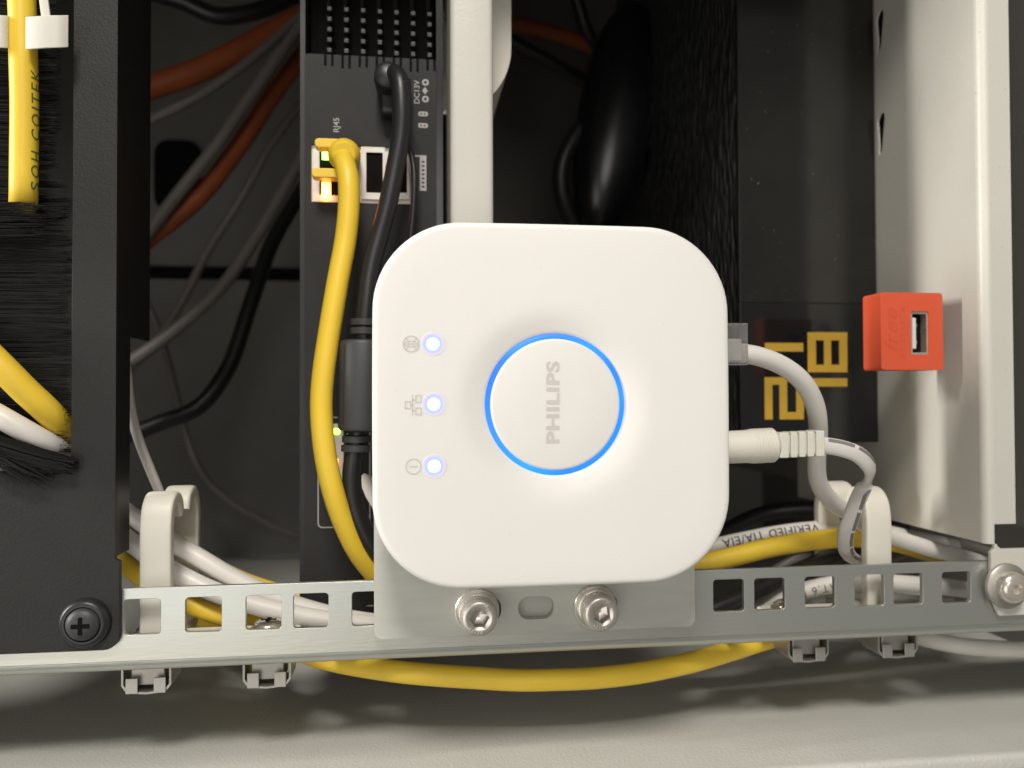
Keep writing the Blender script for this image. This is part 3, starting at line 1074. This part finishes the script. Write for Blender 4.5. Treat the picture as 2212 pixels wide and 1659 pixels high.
# ------------------------------------------------------------------ red dongle
DGY = 38.0
dg = empty('usb_dongle', (123, DGY, 10), 'small square coral red dongle with an open socket by the frame post', 'dongle')
a_, b_ = P(1906, 799, DGY), P(2036, 633, DGY)
u0, u1 = P(1969, 766, DGY), P(2006, 673, DGY)
zc = (u0.z + u1.z) / 2
hole = rrect(u0.x, u1.x, u0.z, u1.z, .3)
build('body', sheet(rrect(a_.x - .3, b_.x, a_.z, b_.z, 1.0), [hole], DGY, DGY + 10), M['red'], dg, bevel=.55, seg=3)
us = build('socket_shell', sheet(rrect(u0.x + .05, u1.x - .05, u0.z + .05, u1.z - .05, .3), [rrect(u0.x + .75, u1.x - .5, u0.z + .7, u1.z - .7, .2)], DGY + .5, DGY + 9), M['nickel'], dg)
build('socket_floor', box(u0.x + .1, u1.x - .1, DGY + 3.4, DGY + 3.8, u0.z + .1, u1.z - .1), M['hollow'], us)
build('tongue', box(u0.x + .76, u0.x + 2.2, DGY + .7, DGY + 3.38, u0.z + 1.9, u1.z - 1.9), M['white'], us, bevel=.2)
for f in (.3, .7):
    zz = u0.z + (u1.z - u0.z) * f
    build('contact', box(u0.x + 2.9, u0.x + 3.9, DGY + 2.9, DGY + 3.39, zz - .5, zz + .5), M['spring'], us)
build('wall_mount', box(b_.x - 7, WX - .05, DGY + 10.05, DGY + 17, zc - 6, zc + 6), M['black_side'], dg, bevel=.5)
g1 = glyphs('free', 8.2, .05, 1.05, shear=.35)
g2 = glyphs('BY STARCK', 2.75, .0, 1.25)
c1 = P(1926, 716, DGY)
c2 = P(1951, 718, DGY)
build('engraving', join(lay(g1, (c1.x, DGY - .03, c1.z), (0, 0, 1), (-.8, 0, 0)), lay(g2, (c2.x, DGY - .03, c2.z), (0, 0, 1), (-1, 0, 0))), M['red_mark'], dg, smooth=0)


# ------------------------------------------------------------------ cables
def cable(name, pts, r, m, label, cat='cable', group=None, n=14, px=True, step=1.6, **k):
    q = [p if isinstance(p, Vector) else P(*p) for p in pts]
    ph = len(label) * 1.7
    sp_ = spline(q, step)
    nn_ = len(sp_)
    sp_ = [p + V((noise.noise(p / 16 + V((ph, 0, 0))), 0, noise.noise(p / 16 + V((0, ph, 3))))) * .25 * math.sqrt(max(0, math.sin(math.pi * i / (nn_ - 1)))) for i, p in enumerate(sp_)]
    t = Tube(sp_, r, n=n, raw=True, **k)
    o = tag(build(name, t.geo(), m, smooth=60), label, cat, group)
    return o, t


# yellow cable from the network box down and behind the hub
yc, yt = cable('network_cable', [(736, 338, 57), (742, 346, 50.5), (752, 385, 47), (754, 440, 46), (746, 520, 45), (728, 620, 43), (711, 720, 42), (698, 810, 41),
                (694, 880, 41), (700, 960, 41), (717, 1050, 42), (746, 1135, 45), (788, 1212, 49), (850, 1272, 53), (960, 1310, 57), (1100, 1310, 60), (1300, 1275, 61),
                (1480, 1228, 60), (1580, 1203, 60), (1680, 1180, 60), (1770, 1166, 60), (1850, 1162, 61), (1930, 1172, 64), (2010, 1195, 75), (2080, 1215, 95)], 3.25, M['yellow'],
               'yellow network cable plugged into the dark box and looping behind the hub')
c = P(744, 335, 55)
build('plug_boot', lathe([(-7, 4.6), (-2, 5.0), (2.5, 5.0), (4.6, 4.4), (5.6, 3.4)], c, (.05, -1, -.28), n=20), M['yellow'], yc)
for py0, py1, pxa in ((304, 322, 681), (368, 386, 674)):
    a_, b_ = P(pxa, py1, 54), P(748, py0, 54)
    build('plug_wing', sheet(rrect(a_.x, b_.x, a_.z, b_.z, min(1.25, (b_.z - a_.z) / 2 - .01)), [], 52, 57), M['yellow'], yc, bevel=.4)

# yellow cable drooping below the rail
cable('patch_cable', [V((-118, 135, -86)), V((-98, 105, -82)), V((-78, 76, -78.5)), V((-60, 55, -78.0)), P(850, 1450, 43), P(950, 1459, 40.5), P(1070, 1467, 39), P(1200, 1469, 38.5), P(1320, 1462, 39),
                      P(1430, 1445, 41), P(1530, 1421, 45), P(1610, 1397, 51), V((90, 59, -77.2)), V((110, 70, -77.5)), V((140, 95, -82))], 3.15, M['yellow'], 'yellow cable sagging under the rail above the cabinet floor')

# yellow cable end across the brush, with its printed letters
fy, ft = cable('marked_cable', [P(44, -60, 26), P(47, 0, 26), P(50, 120, 26), P(53, 240, 26), P(52, 330, 26), P(51, 415, 26.5), P(50, 440, 30), P(50, 455, 37), P(50, 480, 44)], 3.35, M['yellow'],
               'yellow cable with green lettering dropping into the brush', n=20)
g = glyphs('SOH COITEK', 4.3, .0, 1.3, fine=.6)
mxx = max(v.x for v in g[0])
L = ft.len[-1]
side = 1 if ft.at(20, math.pi / 2).x > ft.path[3].x else -1
build('lettering', wrap(g, ft, L - 21 - mxx, side * math.radians(80), -1, 1), M['green_ink'], fy, smooth=0)
# yellow cable below it entering the brush
cable('brush_cable', [P(-90, 690, 27), P(-30, 760, 26), P(20, 810, 26.5), P(60, 848, 28), P(95, 880, 30), P(125, 912, 34), P(150, 945, 42)], 3.6, M['yellow'], 'yellow cable slanting into the lower brush above the white one')
cable('brush_cable', [P(-80, 860, 28), P(-20, 890, 27.5), P(30, 918, 27.5), P(75, 943, 29), P(110, 962, 32), P(140, 980, 38)], 3.0, M['white'], 'white cable slanting into the brush just below the yellow one')
cable('brush_cable', [P(-60, 990, 27.5), P(-10, 1000, 27), P(40, 998, 27.5)], 2.0, M['white'], 'short white cable end under the black tuft of the brush')
# white clip round the yellow cable
cl = empty('cable_clip', (-138, 26, 90), 'white plastic clip gripping the yellow cable above the brush', 'clip')


def band(pts, h, th=.5):
    """upright curved strip through the points"""
    pa = spline(pts, .6)
    vs, fs = [], []
    m = len(pa)
    for i, p in enumerate(pa):
        t = pa[min(i + 1, m - 1)] - pa[max(i - 1, 0)]
        nn = V((t.y, -t.x, 0)).normalized() * th
        for dz, k in ((-h, 0), (h, 0), (h, 1), (-h, 1)):
            vs.append(p + V((0, 0, dz)) + nn * k)
    for i in range(m - 1):
        for j in range(4):
            q = (j + 1) % 4
            fs.append((i * 4 + j, i * 4 + q, i * 4 + 4 + q, i * 4 + 4 + j))
    fs += [(0, 1, 2, 3), tuple(4 * m - 4 + j for j in range(4))]
    return vs, fs


build('front_band', band([P(58, 73, 21.9), P(75, 72, 21.2), P(100, 70, 21.0), P(128, 69, 21.6), P(146, 68, 23)], 4.2), M['nylon'], cl, smooth=30, bevel=.15)
build('rear_band', band([P(-40, 69, 23), P(0, 69, 22.2), P(12, 69, 23), P(20, 69, 25.5), P(40, 69, 30.3), P(70, 69, 30.3)], 4.2), M['nylon'], cl, smooth=30, bevel=.15)
build('strap', Tube([P(92, -40, 23), P(95, 0, 23), P(100, 38, 23)], 1.1, .4, wide=(1, 0, 0), exp=6).geo(), M['nylon'], cl, smooth=30)

# black power lead with ferrite
pc, pt = cable('power_lead', [(842, 168, 58), (848, 158, 52), (862, 172, 47.5), (868, 225, 46), (866, 290, 46), (855, 360, 46), (840, 430, 45.5), (820, 510, 45), (801, 585, 44), (791, 650, 43), (787, 720, 43),
                              (784, 830, 43), (772, 940, 43), (763, 990, 43), (760, 1040, 44), (766, 1090, 45), (786, 1145, 46), (820, 1200, 48), (880, 1260, 54), (960, 1310, 66)], 2.85, M['black_rubber'],
               'black power lead with a fat ferrite core beside the hub', n=18)
a_, b_ = P(786, 735, 43), P(783, 932, 43)
d = (b_ - a_)
Lf = d.length
f = build('ferrite_core', lathe([(0, 5.8), (.5, 6.8), (1.2, 7.1), (Lf - 1.2, 7.1), (Lf - .5, 6.8), (Lf, 5.8)], a_, d, n=32), M['ferrite'], pc)
build('clasp_seam', Tube([a_ + V((-5.4, -4.7, -2)), b_ + V((-5.4, -4.7, 2))], .18, raw=True, n=6).geo(), M['black_side'], f)
for (px, py), dy in (((788, 697), 0), ((787, 716), 0), ((770, 948), 0), ((768, 968), 0)):
    q = P(px, py, 43)
    build('strain_ring', lathe([(-1.1, 3.4), (-.9, 4.2), (.9, 4.2), (1.1, 3.4)], q, d, n=24), M['ferrite'], pc)
q = P(838, 180, 56)
build('plug', lathe([(-5, 3.6), (3, 4.3), (6.2, 4.1), (7.4, 2.6)], q, (.02, -1, .06), n=24), M['black_rubber'], pc)
a_, b_ = P(822, 250, 57), P(888, 170, 57)
build('plug_body', box(a_.x, b_.x, 55, 61.6, a_.z, b_.z), M['black_side'], pc, bevel=1.2)
cable('thin_lead', [(868, 300, 60), (884, 322, 56), (895, 370, 54), (894, 440, 53), (886, 520, 53), (880, 600, 55)], .95, M['black_rubber'], 'thin black lead running down beside the power lead')

# white ethernet cable of the hub
ec, et = cable('hub_cable', [(1560, 762, 13), (1590, 763, 13), (1632, 768, 13.3), (1690, 790, 14.5), (1736, 828, 17), (1762, 880, 21), (1768, 940, 26), (1764, 995, 31), (1768, 1040, 36),
                             (1790, 1075, 42), (1828, 1106, 49), (1872, 1134, 55), (1930, 1160, 57), (2000, 1182, 58), (2070, 1200, 60), (2135, 1222, 64), (2200, 1250, 70)], 2.7, M['white'],
               'white data cable curving down from the side of the hub', n=20)
a_, b_ = P(1573, 790, 13), P(1601, 701, 13)
cp = build('clear_plug', box(46.4, b_.x, 8.2, 17.4, a_.z, b_.z), M['clear'], ec, bevel=.4)
build('plug_core', box(46.5, b_.x - 1.4, 10, 15.5, a_.z + 1.2, b_.z - 4.2), M['white'], ec, bevel=.4)

# hub power plug and its flat lead
vs = []
c0, c1 = P(1573, 968, 13), P(1772, 958, 13)
ax = V((1, 0, (c1.z - c0.z) / (c1.x - c0.x))).normalized()
o_ = V((45.6, 13, c0.z))
mm = lambda px: (P(px, 960, 13).x - 45.6)
prof = [(-.5, 4.45), (mm(1605), 4.5), (mm(1622), 4.65)]
q = mm(1622)
while q < mm(1664):
    prof += [(q, 4.78), (q + .35, 4.78), (q + .45, 4.62), (q + .65, 4.62)]
    q += .75
prof += [(mm(1667), 4.8), (mm(1671), 4.4), (mm(1676), 3.4)]
hl = Tube([P(1755, 958, 13), P(1780, 962, 13), P(1815, 968, 12.5), P(1850, 980, 12), P(1873, 1000, 13), P(1880, 1022, 16), P(1868, 1048, 20), P(1853, 1080, 23), P(1840, 1115, 26),
           P(1828, 1150, 30), P(1826, 1180, 35), P(1838, 1203, 44), P(1866, 1213, 52), P(1910, 1215, 56)], 2.35, 1.15, exp=2.2, n=20,
          wides=[(0, -.1, 1), (0, -.1, 1), (0, -.35, 1), (.2, -.8, .8), (.7, -.75, 0), (1, -.6, 0), (1, -.3, 0), (1, -.3, .2), (.8, 0, .6), (.3, 0, 1)])
lead = tag(build('hub_power_lead', hl.geo(), M['white'], smooth=60), 'flat white power lead with grey dashes twisting below the hub plug', 'power lead')
pg = build('plug', lathe(prof, o_, ax, n=40), M['nylon'], lead, smooth=30)
gs = []
x_ = mm(1674)
hs = [(1674, 1694, 1.0), (1694, 1698, .82), (1698, 1712, 1.0), (1712, 1716, .82), (1716, 1730, 1.0), (1730, 1734, .82), (1734, 1748, 1.0), (1748, 1752, .82), (1752, 1770, 1.02)]
for p0, p1, k in hs:
    s0, s1 = mm(p0), mm(p1)
    c = o_ + ax * ((s0 + s1) / 2)
    gs.append(box(c.x - (s1 - s0) / 2, c.x + (s1 - s0) / 2, 13 - 3.0 * k, 13 + 3.0 * k, c.z - 3.45 * k, c.z + 3.45 * k))
for g in gs:
    pass
build('strain_relief', join(*gs), M['nylon'], lead, bevel=.45)
gs = []
d = 4.0
while d < hl.len[-1] - 4:
    gs.append(patch(hl, d, d + 7.2, math.radians(25), math.radians(60), .03))
    d += 8.3
build('grey_dashes', join(*gs), M['grey_ink'], lead, smooth=0)

# white cables gathered at the ring by the brush strip
cable('bundle_cable', [(210, 1060, 72), (272, 1106, 66), (340, 1152, 60), (430, 1206, 57), (530, 1262, 56), (630, 1305, 56), (760, 1338, 57), (900, 1352, 58), (1050, 1345, 60)], 2.9, M['white'],
      'thick white cable slanting through the ring by the brush strip, topmost of the bundle', 'cable', 'white cables through the ring by the brush strip')
cable('bundle_cable', [(210, 1100, 66), (280, 1168, 60), (370, 1232, 54), (470, 1280, 51.5), (590, 1318, 51), (720, 1342, 52), (850, 1352, 54), (1000, 1362, 56)], 2.9, M['white'],
      'white cable lowest in the bundle, resting by the ring base screw', 'cable', 'white cables through the ring by the brush strip')
cable('bundle_cable', [(700, 1270, 66), (760, 1296, 65), (840, 1302, 65), (950, 1310, 67)], 2.9, M['white'], 'short visible white cable at the rail slot next to the mounting plate')
cable('bundle_cable', [(215, 1165, 62), (255, 1206, 60), (300, 1242, 58), (370, 1288, 56), (440, 1318, 56), (520, 1342, 57), (640, 1360, 60)], 2.8, M['yellow'], 'yellow cable below the white bundle at the ring by the brush strip')
cable('bundle_cable', [(470, 1225, 74), (545, 1257, 70), (640, 1286, 68), (740, 1318, 66), (850, 1345, 66)], 2.2, M['yellow'], 'yellow cable slipping between white cables behind the rail')
cable('bundle_cable', [(230, 1080, 80), (300, 1122, 76), (372, 1162, 72), (450, 1210, 70), (520, 1246, 70), (600, 1272, 71), (720, 1288, 72)], 1.5, M['black_rubber'], 'thin black cable above the white bundle at the ring by the brush strip')
cable('white_lead', [(270, 780, 66), (282, 880, 62), (300, 950, 60), (322, 1010, 62), (346, 1068, 66), (370, 1130, 72)], 1.45, M['white'], 'thin white lead dropping behind the brush strip to the ring by the brush strip')
wk, wt = cable('marked_lead', [(720, 915, 74), (762, 985, 68), (800, 1050, 64), (850, 1120, 62), (920, 1200, 64)], 3.3, M['white'], 'white cable with dotted print beside the hub and the black lead')
build('dotted_print', wrap(glyphs('=:= .-:', 3.2, .0, fine=.6), wt, 18, math.radians(10), 1, -1), M['ink'], wk, smooth=0)
cable('loop_cable', [(760, 1050, 84), (790, 1110, 78), (825, 1165, 74), (890, 1230, 70)], 3.2, M['white'], 'white cable behind the black lead at the hub corner')

# cables on the right behind the rail
rk, rt_ = cable('stamped_cable', [(1380, 1215, 74), (1480, 1196, 73), (1570, 1174, 72), (1680, 1152, 71), (1780, 1141, 70), (1870, 1143, 70), (1960, 1160, 73), (2060, 1180, 84)], 2.75, M['white'],
                'white cable with black lettering above the yellow cable', n=20)
g = glyphs('VERIFIED TIA/EIA', 4.2, .05, 1.1, fine=.6)
a0 = rt_.A[3]
build('lettering', wrap(g, rt_, (P(1660, 1156, 71) - rt_.path[0]).length, math.radians(-22), -1, 1), M['ink'], rk, smooth=0)
cable('dark_cable', [(1420, 1370, 52), (1520, 1325, 53), (1600, 1292, 55), (1680, 1255, 58), (1770, 1215, 64), (1850, 1185, 74)], 2.9, M['black_rubber'], 'black cable crossing behind the rail slots by the frame post')
wk2, wt2 = cable('slot_cable', [(1590, 1345, 62), (1650, 1312, 60), (1700, 1288, 59), (1770, 1268, 58), (1860, 1258, 57.5), (1960, 1262, 58), (2040, 1268, 60), (2120, 1280, 66)], 2.9, M['white'],
                 'white cable with dotted letters seen through the rail slots by the frame post', n=20)
build('lettering', wrap(glyphs('CAT.6 DATA', 3.8, .02, 1.2, fine=.6), wt2, 26, math.radians(-5), -1, 1), M['grey_ink'], wk2, smooth=0)
cable('slot_cable', [(1700, 1330, 68), (1770, 1300, 66), (1850, 1285, 66), (1960, 1290, 68), (2050, 1300, 72)], 2.6, M['white'], 'white cable below the dotted one behind the rail slots by the frame post')
cable('grey_lead', [(1640, 1260, 80), (1720, 1205, 78), (1800, 1180, 80), (1900, 1195, 84)], 2.2, M['grey_cable'], 'dim grey cable under the yellow one at the ring by the frame post')
cable('grey_lead', [(1905, 1210, 80), (1980, 1180, 86), (2060, 1175, 94), (2140, 1195, 105)], 2.4, M['grey_cable'], 'dim grey cable under the bottom of the frame post')
cable('dark_cable', [(1560, 1150, 150), (1650, 1110, 140), (1760, 1100, 135), (1860, 1125, 130), (1960, 1150, 125)], 3.5, M['black_rubber'], 'black cable lying behind the ring by the frame post below the media box')
cable('floor_cable', [(1900, 1340, 96), (1990, 1378, 70), (2060, 1392, 62), (2130, 1400, 60), (2230, 1402, 60), (2330, 1395, 62)], 2.9, M['white'], 'white cable below the rail beside the cage nut')

# far cables at the back of the cabinet
cable('conduit', [(200, 225, 235), (310, 193, 240), (420, 156, 245), (520, 108, 250), (600, 64, 255), (690, 25, 262), (800, 0, 270)], 6.4, M['orange_tube'], 'thick orange conduit fanning out at the top behind the brush strip', 'conduit')
cable('conduit', [(240, 580, 230), (320, 515, 235), (430, 425, 240), (520, 310, 248), (600, 190, 255), (690, 75, 265), (760, 0, 275)], 4.9, M['orange_tube'], 'orange conduit dropping steeply below the other orange one', 'conduit')
cable('conduit', [(1000, 40, 250), (1090, 50, 250), (1170, 65, 255), (1265, 95, 262), (1340, 130, 270)], 4.2, M['orange_tube'], 'orange conduit reaching from the shelf edge to the black device', 'conduit')
cable('far_cable', [(230, 310, 215), (312, 266, 220), (420, 212, 225), (540, 130, 232), (620, 62, 240), (720, -30, 250)], 2.5, M['grey_cable'], 'grey cable running along the upper orange conduit')
cable('far_cable', [(290, 540, 226), (400, 400, 230), (470, 310, 232), (540, 210, 236), (610, 110, 240), (690, 0, 246)], 3.3, M['grey_cable'], 'grey cable running along the steep orange conduit')
cable('far_cable', [(200, 830, 170), (280, 782, 180), (380, 712, 190), (480, 618, 200), (555, 510, 210), (620, 400, 220), (680, 290, 230), (740, 200, 240)], 3.0, M['grey_cable'], 'pale grey cable sweeping across the dark cabinet back')
cable('far_cable', [(250, 830, 240), (330, 745, 245), (400, 640, 250), (450, 540, 255), (520, 430, 260), (600, 290, 268), (690, 180, 280)], 2.4, M['grey_cable'], 'dull grey cable rising behind the pale sweeping one')
cable('far_cable', [(250, 560, 262), (310, 640, 266), (355, 750, 270), (385, 870, 270), (420, 990, 272), (470, 1060, 280), (560, 1120, 300), (700, 1180, 330)], 1.9, M['grey_cable'], 'thin dull cable hanging low at the cabinet back')
cable('black_cable', [(280, -30, 240), (390, 2, 240), (470, 34, 242), (560, 22, 246), (660, -20, 255)], 4.5, M['black_rubber'], 'black cable looping over the orange conduits')
cable('black_cable', [(250, 950, 220), (350, 912, 225), (430, 878, 232), (490, 800, 240), (540, 660, 250), (590, 520, 262), (660, 400, 275)], 4.2, M['black_rubber'], 'black cable curving below the pale sweeping cable')
cable('black_cable', [(1060, 60, 225), (1120, 98, 230), (1190, 135, 235), (1250, 168, 240), (1320, 200, 245)], 3.6, M['black_rubber'], 'black cable under the short orange conduit')
cable('black_cable', [(1215, -60, 245), (1245, 0, 250), (1265, 60, 255), (1300, 120, 262)], 3.6, M['black_rubber'], 'black cable dropping onto the rounded black device')

# rounded black device hanging in the dark
vs, fs = [], []
cn_, ax_ = P(1335, 255, 200), (P(1395, 20, 200) - P(1300, 480, 200))
L = ax_.length * .54
ax_.normalize()
sd = V((0, -1, 0)).cross(ax_).normalized()
NU, NV = 28, 36
for i in range(NU + 1):
    u = -1 + 2 * i / NU
    r = max(0, 1 - abs(u) ** 2.6) ** .5
    for j in range(NV):
        t = 2 * math.pi * j / NV
        wv = 21 * r * (1 + .10 * u)
        hv = 13 * r
        vs.append(cn_ + ax_ * (L * u) + sd * (wv * math.cos(t)) + V((0, -1, 0)) * (hv * math.sin(t)))
for i in range(NU):
    for j in range(NV):
        q = (j + 1) % NV
        fs.append((i * NV + j, i * NV + q, i * NV + NV + q, i * NV + NV + j))
rd = tag(build('rounded_device', (vs, fs), M['black_gloss'], smooth=80), 'glossy black egg shaped device hanging in the dark beside the woven box', 'device')
tl = Tube([P(1290, 250, 200), P(1245, 290, 198), P(1215, 350, 198), P(1212, 410, 200), P(1232, 470, 204), P(1290, 560, 215)], 4.2, n=14)
build('tail_cord', tl.geo(), M['black_rubber'], rd, smooth=60)
